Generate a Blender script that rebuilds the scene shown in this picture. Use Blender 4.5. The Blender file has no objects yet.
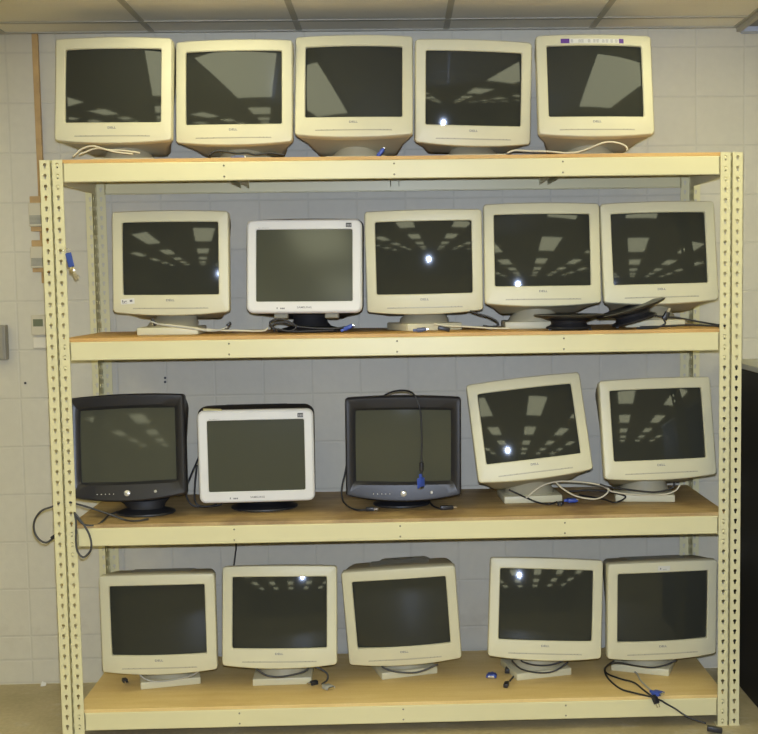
import bpy, bmesh, math, random
from mathutils import Matrix, Vector, Euler
random.seed(7)
R = math.radians
sc = bpy.context.scene
col = sc.collection

# ---------------------------------------------------------------- camera, light, exposure
cam_d = bpy.data.cameras.new('camera'); cam = bpy.data.objects.new('camera', cam_d); col.objects.link(cam)
def cam_matrix(pos, yaw, pit, rol):
    cy, sy, cp, sp = math.cos(yaw), math.sin(yaw), math.cos(pit), math.sin(pit)
    f = Vector((sy*cp, cy*cp, sp)); r = Vector((cy, -sy, 0)); u = r.cross(f)
    c, s = math.cos(rol), math.sin(rol)
    r2 = c*r + s*u; u2 = -s*r + c*u
    m = Matrix((r2, u2, -f)).transposed().to_4x4(); m.translation = pos
    return m
cam.matrix_world = cam_matrix(Vector((1.2316, -4.285, 1.6791)), .0275, -.0813, -.0144)
cam_d.sensor_width = 36; cam_d.lens = 1178.3/758*36
cam_d.shift_x = -54.37/758; cam_d.shift_y = 11.6/758
cam_d.clip_start = .05
sc.camera = cam

sc.view_settings.view_transform = 'Standard'; sc.view_settings.look = 'None'
sc.view_settings.gamma = 1; sc.view_settings.use_curve_mapping = False
sc.view_settings.exposure = 0.15

w = bpy.data.worlds.new('world'); sc.world = w; w.use_nodes = True
w.node_tree.nodes['Background'].inputs[0].default_value = (.9, .85, .7, 1)
w.node_tree.nodes['Background'].inputs[1].default_value = .02

TUBE_STRENGTH = 4.0                 # fluorescent ceiling lights (emission of their diffusers)
TUBE_COLOR = (1, .93, .53, 1)
fl = bpy.data.lights.new('camera_flash', 'SPOT')
fl.energy = 345; fl.color = (.77, .88, 1.12); fl.shadow_soft_size = .022
fl.spot_size = R(64); fl.spot_blend = .55
flo = bpy.data.objects.new('camera_flash', fl); col.objects.link(flo)
flo.location = (1.235, -4.22, 1.745)
flo.rotation_euler = (R(82), 0, R(-1))

# ---------------------------------------------------------------- materials
def mat(name, color, rough=.5, metal=0, spec=.5, noise=0, nscale=8, bump=0, bscale=200, emit=0, coat=0):
    m = bpy.data.materials.new(name); m.use_nodes = True
    nt = m.node_tree; b = nt.nodes['Principled BSDF']
    c = (*color, 1)
    b.inputs['Base Color'].default_value = c; b.inputs['Roughness'].default_value = rough
    b.inputs['Metallic'].default_value = metal; b.inputs['Specular IOR Level'].default_value = spec
    b.inputs['Coat Weight'].default_value = coat
    if emit:
        b.inputs['Emission Color'].default_value = c; b.inputs['Emission Strength'].default_value = emit
    tc = nt.nodes.new('ShaderNodeTexCoord')
    if noise:
        n = nt.nodes.new('ShaderNodeTexNoise'); n.inputs['Scale'].default_value = nscale; n.inputs['Detail'].default_value = 6
        nt.links.new(tc.outputs['Object'], n.inputs['Vector'])
        mr = nt.nodes.new('ShaderNodeMapRange'); mr.inputs['From Min'].default_value = .3; mr.inputs['From Max'].default_value = .7
        mr.inputs['To Min'].default_value = 1-noise; mr.inputs['To Max'].default_value = 1+noise
        nt.links.new(n.outputs['Fac'], mr.inputs['Value'])
        mx = nt.nodes.new('ShaderNodeVectorMath'); mx.operation = 'SCALE'; mx.inputs[0].default_value = color
        nt.links.new(mr.outputs['Result'], mx.inputs['Scale']); nt.links.new(mx.outputs[0], b.inputs['Base Color'])
    if bump:
        n2 = nt.nodes.new('ShaderNodeTexNoise'); n2.inputs['Scale'].default_value = bscale
        nt.links.new(tc.outputs['Object'], n2.inputs['Vector'])
        bp = nt.nodes.new('ShaderNodeBump'); bp.inputs['Strength'].default_value = bump; bp.inputs['Distance'].default_value = .001
        nt.links.new(n2.outputs['Fac'], bp.inputs['Height']); nt.links.new(bp.outputs['Normal'], b.inputs['Normal'])
    return m

M = {}
M['beige'] = mat('beige_plastic', (.66, .63, .44), .42, noise=.03, nscale=6, bump=.15, bscale=900)
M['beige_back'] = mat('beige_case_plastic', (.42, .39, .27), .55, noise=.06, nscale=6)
M['vent'] = mat('vent_plastic', (.20, .19, .14), .7)
M['ctl'] = mat('control_strip_plastic', (.50, .47, .35), .4)
M['ctlline'] = mat('control_groove', (.22, .20, .14), .6)
M['silver'] = mat('silver_plastic', (.74, .74, .73), .35, noise=.02)
M['silver_line'] = mat('silver_groove', (.36, .36, .35), .5)
M['black'] = mat('black_plastic', (.022, .022, .026), .38, bump=.1, bscale=900)
M['blackback'] = mat('black_case_plastic', (.016, .016, .018), .6)
M['steelbtn'] = mat('silver_button', (.72, .72, .70), .3, metal=.6)
M['screen'] = mat('dark_tube_glass', (.034, .036, .030), .055, spec=.5)
M['screen_s'] = mat('antiglare_tube_glass', (.066, .070, .052), .16, spec=.5)
M['screen_b'] = mat('grey_green_tube_glass', (.075, .077, .056), .075, spec=.35)
for k_ in ('screen', 'screen_s', 'screen_b'):
    M[k_].node_tree.nodes['Principled BSDF'].inputs['Specular Tint'].default_value = (.80, .87, 1, 1)
M['rack'] = mat('cream_rack_paint', (.71, .66, .39), .38, noise=.03, nscale=3)
M['rivet'] = mat('rivet_paint', (.60, .56, .36), .4)
M['rivetdark'] = mat('rivet_steel', (.25, .23, .17), .4, metal=.6)
M['cream_cable'] = mat('cream_cable', (.62, .58, .44), .45)
M['grey_cable'] = mat('grey_cable', (.42, .42, .38), .45)
M['black_cable'] = mat('black_cable', (.02, .02, .022), .45)
M['darkgrey_cable'] = mat('dark_grey_cable', (.05, .05, .05), .45)
M['blue'] = mat('blue_plug_plastic', (.045, .09, .42), .4)
M['bluegrey'] = mat('slate_plug_plastic', (.10, .12, .22), .4)
M['purple'] = mat('purple_ink', (.12, .04, .28), .5)
M['white'] = mat('white_paper', (.74, .73, .68), .6)
M['ink'] = mat('grey_ink', (.16, .16, .18), .6)
M['inkblack'] = mat('black_ink', (.03, .03, .035), .5)
M['yellowpaper'] = mat('yellowed_tape', (.62, .58, .32), .6)
M['metal'] = mat('bright_metal', (.72, .70, .64), .25, metal=1)
M['brass'] = mat('key_metal', (.70, .62, .42), .3, metal=.9)
M['tan'] = mat('tan_wood_block', (.52, .34, .14), .6, noise=.15, nscale=20)
M['boxbeige'] = mat('beige_box_plastic', (.60, .55, .40), .5)
M['boxgrey'] = mat('grey_grille', (.30, .29, .22), .6)
M['lcd'] = mat('grey_green_display', (.16, .18, .11), .3)
M['panel'] = mat('grey_steel_panel', (.30, .28, .22), .45)
M['cabblack'] = mat('black_cabinet', (.012, .012, .012), .6)
M['cabtop'] = mat('pale_worktop', (.50, .50, .42), .4)
M['tbar'] = mat('ceiling_bar_paint', (.46, .44, .36), .5)
M['fixture'] = mat('light_frame_paint', (.6, .6, .58), .5)
M['fixgrey'] = mat('unlit_louvre', (.16, .16, .15), .5)
M['wallpaint'] = mat('painted_wall', (.70, .66, .54), .6, noise=.04)
M['diffuser'] = mat('lit_diffuser', (1, 1, 1), .4, emit=1)
_b = M['diffuser'].node_tree.nodes['Principled BSDF']
_b.inputs['Emission Color'].default_value = TUBE_COLOR; _b.inputs['Emission Strength'].default_value = TUBE_STRENGTH

def nodes(m): return m.node_tree, m.node_tree.nodes, m.node_tree.links
def mth(nt, op, a, b=None, c=None):
    n = nt.nodes.new('ShaderNodeMath'); n.operation = op
    for i, v in enumerate((a, b, c)):
        if v is None: continue
        if isinstance(v, (int, float)): n.inputs[i].default_value = v
        else: nt.links.new(v, n.inputs[i])
    return n.outputs[0]
def mixc(nt, fac, a, b):
    n = nt.nodes.new('ShaderNodeMix'); n.data_type = 'RGBA'
    for i, v in ((0, fac), (6, a), (7, b)):
        if isinstance(v, (int, float)): n.inputs[i].default_value = v
        elif isinstance(v, tuple): n.inputs[i].default_value = (*v, 1)
        else: nt.links.new(v, n.inputs[i])
    return n.outputs[2]
def noise(nt, vec, scale, detail=5, rough=.55):
    n = nt.nodes.new('ShaderNodeTexNoise'); n.inputs['Scale'].default_value = scale
    n.inputs['Detail'].default_value = detail; n.inputs['Roughness'].default_value = rough
    nt.links.new(vec, n.inputs['Vector']); return n.outputs['Fac']
def ramp(nt, f, a, b, lo=0, hi=1):
    n = nt.nodes.new('ShaderNodeMapRange'); nt.links.new(f, n.inputs['Value'])
    n.inputs['From Min'].default_value = a; n.inputs['From Max'].default_value = b
    n.inputs['To Min'].default_value = lo; n.inputs['To Max'].default_value = hi
    return n.outputs['Result']

def block_wall():
    m = mat('painted_block', (.6, .56, .44), .55); nt, N, L = nodes(m); b = N['Principled BSDF']
    g = N.new('ShaderNodeNewGeometry'); s = N.new('ShaderNodeSeparateXYZ'); L.new(g.outputs['Position'], s.inputs[0])
    P = .2025
    def line(v, off, per=P, wd=.0036):
        t = mth(nt, 'FRACT', mth(nt, 'DIVIDE', mth(nt, 'SUBTRACT', v, off-per*40), per))
        d = mth(nt, 'ABSOLUTE', mth(nt, 'SUBTRACT', t, .5))           # .5 at the joint
        return ramp(nt, d, .5-wd/per*1.6, .5-wd/per*.4)
    jx = line(s.outputs['X'], .655); jz = line(s.outputs['Z'], .208)
    hz = ramp(nt, mth(nt, 'ABSOLUTE', mth(nt, 'SUBTRACT', s.outputs['Z'], .105)), .007, .002)
    j = mth(nt, 'MAXIMUM', mth(nt, 'MAXIMUM', mth(nt, 'MULTIPLY', jx, .75), jz), hz)
    n1 = noise(nt, g.outputs['Position'], 2.2); n2 = noise(nt, g.outputs['Position'], 30, 6)
    c = mixc(nt, ramp(nt, n1, .35, .65), (.61, .575, .455), (.65, .615, .49))
    c = mixc(nt, ramp(nt, n2, .3, .7, 0, .25), c, (.52, .49, .39))
    # scuffs low on the wall
    n3 = noise(nt, g.outputs['Position'], 5, 6, .7)
    low = ramp(nt, mth(nt, 'ABSOLUTE', mth(nt, 'SUBTRACT', s.outputs['Z'], .24)), .10, .0)
    c = mixc(nt, mth(nt, 'MULTIPLY', mth(nt, 'MULTIPLY', low, ramp(nt, n3, .45, .65)), .35), c, (.36, .30, .2))
    c = mixc(nt, mth(nt, 'MULTIPLY', j, .16), c, (.34, .33, .29))
    L.new(c, b.inputs['Base Color'])
    bp = N.new('ShaderNodeBump'); bp.inputs['Strength'].default_value = .4; bp.inputs['Distance'].default_value = .003
    h = mth(nt, 'SUBTRACT', mth(nt, 'MULTIPLY', noise(nt, g.outputs['Position'], 120, 3), .25), j)
    L.new(h, bp.inputs['Height']); L.new(bp.outputs['Normal'], b.inputs['Normal'])
    return m
M['block'] = block_wall()

def floor_mat():
    m = mat('worn_floor', (.3, .26, .16), .5); nt, N, L = nodes(m); b = N['Principled BSDF']
    g = N.new('ShaderNodeNewGeometry'); P = g.outputs['Position']
    c = mixc(nt, ramp(nt, noise(nt, P, 3, 6), .35, .65), (.42, .35, .19), (.55, .47, .28))
    c = mixc(nt, ramp(nt, noise(nt, P, 9, 6, .7), .55, .75), c, (.58, .53, .40))
    c = mixc(nt, ramp(nt, noise(nt, P, 60, 3), .3, .7, 0, .2), c, (.14, .11, .07))
    L.new(c, b.inputs['Base Color']); return m
M['floor'] = floor_mat()

def ceil_mat():
    m = mat('ceiling_tile', (.6, .55, .4), .8); nt, N, L = nodes(m); b = N['Principled BSDF']
    g = N.new('ShaderNodeNewGeometry'); P = g.outputs['Position']
    c = mixc(nt, ramp(nt, noise(nt, P, 1.5), .35, .65), (.86, .82, .69), (.90, .86, .73))
    c = mixc(nt, ramp(nt, noise(nt, P, 180, 2), .62, .7, 0, .25), c, (.35, .32, .25))
    L.new(c, b.inputs['Base Color']); return m
M['ceil'] = ceil_mat()

def board_mat(name, a, bcol, stain, amt):
    m = mat(name, a, .55); nt, N, L = nodes(m); b = N['Principled BSDF']
    tc = N.new('ShaderNodeTexCoord'); mp = N.new('ShaderNodeMapping'); mp.inputs['Scale'].default_value = (1.2, 9, 9)
    L.new(tc.outputs['Object'], mp.inputs['Vector'])
    c = mixc(nt, ramp(nt, noise(nt, mp.outputs[0], 3, 8, .65), .35, .65), a, bcol)
    c = mixc(nt, ramp(nt, noise(nt, tc.outputs['Object'], 3.5, 5), .5, .68, 0, amt), c, stain)
    c = mixc(nt, ramp(nt, noise(nt, tc.outputs['Object'], 150, 3), .3, .7, 0, .2), c, stain)
    L.new(c, b.inputs['Base Color']); return m
M['board1'] = board_mat('particle_board', (.60, .34, .10), (.68, .43, .15), (.40, .22, .07), .35)
M['board3'] = board_mat('worn_plywood', (.42, .28, .115), (.58, .42, .19), (.19, .11, .05), .75)
M['board4'] = board_mat('clean_particle_board', (.76, .56, .22), (.84, .64, .29), (.58, .38, .14), .3)

# ---------------------------------------------------------------- mesh helpers
def mesh(name, verts, faces, m, parent=None, smooth=False, angle=None):
    me = bpy.data.meshes.new(name); me.from_pydata([tuple(v) for v in verts], [], faces); me.update()
    bm = bmesh.new(); bm.from_mesh(me); bmesh.ops.recalc_face_normals(bm, faces=bm.faces); bm.to_mesh(me); bm.free()
    if smooth:
        for p in me.polygons: p.use_smooth = True
        if angle: me.set_sharp_from_angle(angle=R(angle))
    for x in (m if isinstance(m, (list, tuple)) else [m]): me.materials.append(x)
    o = bpy.data.objects.new(name, me); col.objects.link(o)
    if parent: o.parent = parent
    return o
def inst(name, me, parent=None, mw=None):
    o = bpy.data.objects.new(name, me); col.objects.link(o)
    if parent: o.parent = parent
    if mw is not None: o.matrix_local = mw
    return o
class MB:
    def __init__(s): s.v = []; s.f = []
    def add(s, vs, fs):
        k = len(s.v); s.v += [tuple(v) for v in vs]; s.f += [tuple(i+k for i in f) for f in fs]; return s
    def box(s, x0, x1, y0, y1, z0, z1, mt=None):
        vs = [Vector((x, y, z)) for x in (x0, x1) for y in (y0, y1) for z in (z0, z1)]
        if mt is not None: vs = [mt @ v for v in vs]
        return s.add(vs, [(0,1,3,2),(4,6,7,5),(0,4,5,1),(2,3,7,6),(0,2,6,4),(1,5,7,3)])
    def bbox(s, x0, x1, y0, y1, z0, z1, b=.002, mt=None):       # bevelled box
        bm = bmesh.new()
        vs = [bm.verts.new((x, y, z)) for x in (x0, x1) for y in (y0, y1) for z in (z0, z1)]
        for f in [(0,1,3,2),(4,6,7,5),(0,4,5,1),(2,3,7,6),(0,2,6,4),(1,5,7,3)]: bm.faces.new([vs[i] for i in f])
        bmesh.ops.recalc_face_normals(bm, faces=bm.faces)
        bmesh.ops.bevel(bm, geom=list(bm.edges), offset=b, segments=2, affect='EDGES', profile=.5)
        bm.verts.index_update()
        v = [x.co.copy() for x in bm.verts]
        if mt is not None: v = [mt @ x for x in v]
        s.add(v, [tuple(x.index for x in f.verts) for f in bm.faces]); bm.free(); return s
    def lathe(s, prof, n=40, mt=None, sx=1, sy=1):
        vs = []; fs = []
        for r, z in prof:
            for i in range(n):
                a = 2*math.pi*i/n; vs.append(Vector((r*sx*math.cos(a), r*sy*math.sin(a), z)))
        if mt is not None: vs = [mt @ v for v in vs]
        for k in range(len(prof)-1):
            for i in range(n): j = (i+1) % n; fs.append((k*n+i, k*n+j, (k+1)*n+j, (k+1)*n+i))
        fs.append(tuple(range(n))[::-1]); fs.append(tuple(range((len(prof)-1)*n, len(prof)*n)))
        return s.add(vs, fs)
    def tube(s, pts, r, n=8, closed=False):
        P = [Vector(p) for p in pts]
        # Catmull-Rom
        Q = [2*P[0]-P[1]] + P + [2*P[-1]-P[-2]]; C = []
        for i in range(1, len(Q)-2):
            for k in range(8):
                t = k/8; a, b, c, d = Q[i-1], Q[i], Q[i+1], Q[i+2]
                C.append(.5*((2*b)+(c-a)*t+(2*a-5*b+4*c-d)*t*t+(3*b-a-3*c+d)*t**3))
        C.append(P[-1]); vs = []; fs = []
        u = None
        for i, c in enumerate(C):
            t = (C[min(i+1, len(C)-1)]-C[max(i-1, 0)])
            t = t.normalized() if t.length > 1e-9 else Vector((1, 0, 0))
            if u is None: u = t.orthogonal().normalized()
            u = (u - t*u.dot(t)); u = u.normalized() if u.length > 1e-6 else t.orthogonal().normalized()
            w_ = t.cross(u)
            for k in range(n):
                a = 2*math.pi*k/n; vs.append(c + r*(math.cos(a)*u+math.sin(a)*w_))
        for i in range(len(C)-1):
            for k in range(n): j = (k+1) % n; fs.append((i*n+k, i*n+j, (i+1)*n+j, (i+1)*n+k))
        fs.append(tuple(range(n))[::-1]); fs.append(tuple(range((len(C)-1)*n, len(C)*n)))
        return s.add(vs, fs)
    def loops(s, Ls, cap0=False, cap1=False):
        n = len(Ls[0]); vs = [v for l in Ls for v in l]; fs = []
        for k in range(len(Ls)-1):
            for i in range(n): j = (i+1) % n; fs.append((k*n+i, k*n+j, (k+1)*n+j, (k+1)*n+i))
        if cap0: fs.append(tuple(range(n))[::-1])
        if cap1: fs.append(tuple(range((len(Ls)-1)*n, len(Ls)*n)))
        return s.add(vs, fs)
    def build(s, name, m, parent=None, smooth=False, angle=None): return mesh(name, s.v, s.f, m, parent, smooth, angle)

def empty(name, loc, label, cat, group=None):
    o = bpy.data.objects.new(name, None); col.objects.link(o); o.location = loc; o.empty_display_size = .05
    tag(o, label, cat, group); return o
def tag(o, label, cat, group=None):
    o['label'] = label; o['category'] = cat
    if group: o['group'] = group
    return o
def struct(o): o['kind'] = 'structure'; return o

_txt = {}
def text_mesh(s, width, height, depth=.0003):
    key = (s, width, height)
    if key in _txt: return _txt[key]
    c = bpy.data.curves.new('lettering', 'FONT'); c.body = s; c.align_x = 'CENTER'; c.align_y = 'CENTER'; c.extrude = .01; c.resolution_u = 2
    c.offset = .012
    o = bpy.data.objects.new('lettering', c); col.objects.link(o)
    dg = bpy.context.evaluated_depsgraph_get(); me = bpy.data.meshes.new_from_object(o.evaluated_get(dg))
    bpy.data.objects.remove(o); bpy.data.curves.remove(c)
    xs = [v.co.x for v in me.vertices]; ys = [v.co.y for v in me.vertices]
    kx = width/(max(xs)-min(xs)); ky = height/(max(ys)-min(ys)); cx = (max(xs)+min(xs))/2; cy = (max(ys)+min(ys))/2
    for v in me.vertices:      # stand the letters up: local x right, z up, facing -y
        x, y, z = v.co; v.co = ((x-cx)*kx, -z/.01*depth, (y-cy)*ky)
    me.name = 'lettering'; _txt[key] = me; return me
def text(name, s, width, height, m, parent, mw):
    me = text_mesh(s, width, height)
    if not me.materials: me.materials.append(m)
    return inst(name, me, parent, mw)
CAB={
'1a':[(0.049,0.1,2.156),(0.082,0.1,2.183),(0.121,0.1,2.193),(0.159,0.1,2.183),(0.204,0.1,2.171),(0.267,0.1,2.163)],
'1b':[(0.06,0.14,2.166),(0.094,0.14,2.18),(0.127,0.14,2.189),(0.174,0.14,2.183),(0.226,0.14,2.18),(0.284,0.14,2.171)],
'2a':[(0.543,0.1,2.156),(0.565,0.1,2.169),(0.594,0.1,2.17),(0.641,0.1,2.162),(0.681,0.1,2.162),(0.714,0.1,2.156),(0.765,0.1,2.161),(0.82,0.1,2.153)],
'5a':[(1.635,0.09,2.15),(1.664,0.09,2.159),(1.719,0.09,2.156),(1.785,0.09,2.154),(1.849,0.09,2.148),(1.897,0.09,2.151),(1.941,0.09,2.165),(1.982,0.09,2.181),(2.014,0.09,2.186),(2.052,0.09,2.18),(2.076,0.09,2.167),(2.078,0.09,2.154)],
'6a':[(0.308,0.1,1.551),(0.355,0.1,1.537),(0.439,0.1,1.525),(0.535,0.1,1.512),(0.585,0.1,1.523),(0.598,0.1,1.533)],
'6b':[(0.307,0.14,1.54),(0.392,0.14,1.533),(0.484,0.14,1.519),(0.566,0.14,1.512),(0.614,0.14,1.511),(0.715,0.14,1.508),(0.737,0.14,1.519)],
'7a':[(1.051,0.14,1.521),(0.969,0.14,1.513),(0.857,0.14,1.521),(0.79,0.14,1.54),(0.752,0.14,1.526),(0.8,0.14,1.506),(0.894,0.14,1.505),(0.987,0.14,1.507)],
'7b':[(0.766,0.11,1.508),(0.749,0.11,1.542),(0.793,0.11,1.552),(0.844,0.11,1.526),(0.822,0.11,1.507),(0.777,0.11,1.515)],
'8a':[(1.496,0.16,1.57),(1.53,0.16,1.558),(1.564,0.16,1.548),(1.596,0.16,1.53),(1.601,0.16,1.516),(1.578,0.16,1.51),(1.544,0.16,1.514)],
'8b':[(1.358,0.12,1.525),(1.41,0.12,1.516),(1.463,0.12,1.514),(1.53,0.12,1.509),(1.579,0.12,1.505),(1.643,0.12,1.504)],
'10a':[(2.186,0.07,1.543),(2.264,0.07,1.536),(2.316,0.07,1.525),(2.369,0.07,1.515),(2.425,0.07,1.505),(2.451,0.07,1.502)],
'10b':[(2.119,0.055,1.504),(2.186,0.055,1.505),(2.29,0.055,1.509),(2.361,0.055,1.506),(2.421,0.055,1.503),(2.44,0.055,1.504)],
'11a':[(0.283,0.067,0.819),(0.247,0.034,0.819),(0.196,0.066,0.818),(0.146,0.055,0.841),(0.077,0.055,0.866),(0.018,0.055,0.885),(-0.014,0.055,0.889),(-0.043,0.055,0.884),(-0.065,0.055,0.874),(-0.105,0.055,0.859),(-0.131,0.055,0.824),(-0.134,0.055,0.784),(-0.118,0.055,0.753),(-0.093,0.055,0.74),(-0.07,0.055,0.753)],
'11b':[(0.137,0.216,0.819),(0.116,0.16,0.819),(0.12,0.056,0.818),(0.104,0.015,0.81),(0.065,-0.004,0.817),(0.045,-0.006,0.838),(0.035,-0.012,0.862),(0.067,-0.012,0.817),(0.088,-0.012,0.772),(0.089,-0.012,0.727),(0.063,-0.012,0.698),(0.042,-0.012,0.716),(0.036,-0.012,0.755),(0.039,-0.012,0.825),(0.036,-0.012,0.856)],
'12a':[(0.452,0.24,1.03),(0.412,0.24,0.945),(0.394,0.24,0.883),(0.416,0.24,0.836),(0.466,0.24,0.827),(0.512,0.24,0.836)],
'12b':[(0.445,0.21,0.996),(0.435,0.21,0.919),(0.433,0.21,0.86),(0.452,0.21,0.837),(0.509,0.21,0.836),(0.536,0.21,0.843)],
'13a':[(1.165,0.22,1.248),(1.177,0.2,1.258),(1.208,0.17,1.271),(1.248,0.14,1.275),(1.277,0.115,1.264),(1.296,0.107,1.225),(1.304,0.107,1.177),(1.306,0.107,1.098),(1.304,0.107,1.034),(1.303,0.107,0.965),(1.297,0.107,0.939)],
'13b':[(1.019,0.19,0.992),(1.011,0.19,0.955),(0.998,0.19,0.901),(1.0,0.19,0.853),(1.022,0.226,0.819),(1.058,0.162,0.819),(1.09,0.159,0.819)],
'13c':[(1.321,0.43,0.818),(1.333,0.341,0.818),(1.347,0.213,0.819),(1.376,0.149,0.819)],
'14a':[(1.705,0.19,0.847),(1.763,0.19,0.891),(1.833,0.19,0.909),(1.935,0.19,0.903),(1.999,0.19,0.889),(2.024,0.19,0.87),(1.999,0.19,0.845),(1.96,0.19,0.838),(1.896,0.19,0.852),(1.844,0.19,0.883),(1.821,0.19,0.907)],
'14b':[(1.642,0.22,0.875),(1.683,0.22,0.855),(1.751,0.254,0.819),(1.796,0.207,0.819),(1.832,0.245,0.819)],
'14c':[(1.874,0.21,0.866),(1.989,0.21,0.868),(2.079,0.21,0.849),(2.092,0.21,0.836),(2.046,0.173,0.826),(2.01,0.253,0.826),(1.934,0.348,0.826)],
'15a':[(2.02,0.175,0.886),(2.035,0.175,0.869),(2.124,0.175,0.854),(2.225,0.175,0.852),(2.279,0.175,0.866),(2.298,0.175,0.889)],
'15b':[(1.988,0.17,0.899),(2.021,0.17,0.887),(2.096,0.17,0.876),(2.199,0.17,0.864),(2.266,0.17,0.879),(2.274,0.17,0.902)],
'16a':[(0.2,0.195,0.187),(0.222,0.195,0.167),(0.262,0.195,0.156),(0.321,0.195,0.16),(0.396,0.195,0.174),(0.431,0.195,0.193)],
'17a':[(0.648,0.19,0.206),(0.662,0.19,0.191),(0.696,0.19,0.17),(0.755,0.19,0.165),(0.837,0.19,0.183),(0.856,0.19,0.205)],
'17b':[(0.867,0.2,0.201),(0.894,0.2,0.192),(0.925,0.2,0.169),(0.924,0.2,0.144),(0.903,0.212,0.124)],
'18a':[(1.135,0.215,0.194),(1.149,0.215,0.18),(1.195,0.215,0.165),(1.262,0.215,0.16),(1.309,0.215,0.171),(1.357,0.215,0.192)],
'19a':[(1.644,0.18,0.213),(1.652,0.18,0.201),(1.685,0.18,0.174),(1.757,0.18,0.159),(1.814,0.18,0.167),(1.863,0.18,0.2)],
'19b':[(1.681,0.2,0.206),(1.691,0.2,0.197),(1.738,0.2,0.184),(1.795,0.2,0.183),(1.846,0.2,0.198)],
'19c':[(1.658,0.252,0.125),(1.637,0.195,0.125)],
'20a':[(2.294,0.2,0.191),(2.247,0.2,0.172),(2.194,0.2,0.163),(2.125,0.2,0.173),(2.072,0.2,0.184),(2.03,0.2,0.181),(2.03,0.31,0.125),(2.03,0.25,0.125),(2.07,0.188,0.125),(2.113,0.143,0.125),(2.132,0.064,0.125),(2.149,-0.011,0.125)],
'20b':[(2.053,0.24,0.18),(2.044,0.346,0.125),(2.026,0.298,0.124),(2.023,0.191,0.125),(2.049,0.08,0.124),(2.091,0.029,0.125),(2.147,-0.019,0.125)],
'20c':[(2.132,0.315,0.125),(2.145,0.241,0.125),(2.144,0.159,0.125),(2.158,0.062,0.125),(2.169,0.023,0.125)],
'20d':[(2.169,-0.012,0.114),(2.188,-0.012,0.106),(2.199,-0.012,0.098),(2.237,-0.02,0.077),(2.267,-0.03,0.057),(2.3,-0.045,0.044),(2.342,-0.06,0.034)],
'hang':[(0.551,0.45,0.629),(0.548,0.45,0.6),(0.543,0.45,0.567),(0.539,0.45,0.505)],
}

# ---------------------------------------------------------------- the room
YW = .66; ZC = 2.716; X0, X1, Y1 = -5.0, 8.0, -16.0
struct(mesh('wall_back', [(X0,YW,0),(X1,YW,0),(X1,YW,ZC+.3),(X0,YW,ZC+.3),(X0,YW+.2,0),(X1,YW+.2,0),(X1,YW+.2,ZC+.3),(X0,YW+.2,ZC+.3)],
     [(0,1,2,3),(7,6,5,4),(0,4,5,1),(2,6,7,3),(1,5,6,2),(0,3,7,4)], M['block']))
struct(MB().box(X0,X1,Y1,YW+.2,-.1,0).build('floor', M['floor']))
struct(MB().box(X0-.1,X0,Y1,YW+.2,0,ZC+.3).build('wall_left', M['wallpaint']))
struct(MB().box(X1,X1+.1,Y1,YW+.2,0,ZC+.3).build('wall_right', M['wallpaint']))
struct(MB().box(X0,X1,Y1-.1,Y1,0,ZC+.3).build('wall_front', M['wallpaint']))
# lay-in ceiling: one slab, with the bays of the light troffers left open
BX = [.24+.6*i for i in range(-9, 14)]            # long bars, 0.6 m apart
lights = []
for cx in (-3.06, -1.26, .54, 2.34, 4.14, 5.94):
    for cyy in (-2.55, -4.8, -7.2, -9.6, -12.0): lights.append((cx, cyy))
near_lights = [(-1.26, -.56), (.54, -.56), (2.34, -.56), (4.14, -.56)]
cm = MB()
ys = [YW+.2, YW-.2] + [YW-.2-1.2*k for k in range(1, 15)]
cm.box(X0, X1, Y1, YW+.2, ZC, ZC+.05)
struct(cm.build('ceiling', M['ceil']))
tb = MB()
for x in BX: tb.box(x-.012, x+.012, Y1, YW-.006, ZC-.004, ZC-.0005)
k = 0
y = YW-.2
while y > Y1:
    tb.box(X0, X1, y-.012, y+.012, ZC-.0045, ZC-.001); y -= 1.2
tb.box(X0, X1, YW-.024, YW-.0005, ZC-.005, ZC-.0005)
struct(tb.build('trim_1', M['tbar']))

def ceiling_light(x, y, label, lit=True):
    e = empty('ceiling_light', (x, y, ZC), label, 'ceiling light', 'ceiling lights behind the photographer')
    f = MB()
    f.box(-.3,.3,-.6,-.57,-.014,-.006).box(-.3,.3,.57,.6,-.014,-.006).box(-.3,-.27,-.57,.57,-.014,-.006).box(.27,.3,-.57,.57,-.014,-.006)
    f.build('frame', M['fixture'], e)
    MB().box(-.27,.27,-.57,.57,-.011,-.006).build('diffuser', M['diffuser'] if lit else M['fixture'], e)
    return e
for x, y in lights: ceiling_light(x, y, 'lit fluorescent troffer in the ceiling behind the photographer, mirrored in the screens')
for x, y in near_lights: ceiling_light(x, y, 'lit fluorescent troffer in the ceiling just in front of the rack')

# the grey recessed fitting at the right end of the ceiling strip
e = empty('ceiling_vent', (2.96, .34, ZC), 'grey recessed ceiling fitting with pale blue-white edge in the top right corner', 'ceiling vent')
MB().box(-.30,.30,-.56,.26,-.010,-.006).build('grille', M['fixgrey'], e)
MB().box(-.30,.30,.26,.31,-.03,-.006).build('edge_rail', mat('pale_blue_metal', (.50,.55,.66), .4), e)
MB().box(-.318,-.30,-.56,.31,-.022,-.006).build('side_rail', M['tbar'], e)

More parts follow.
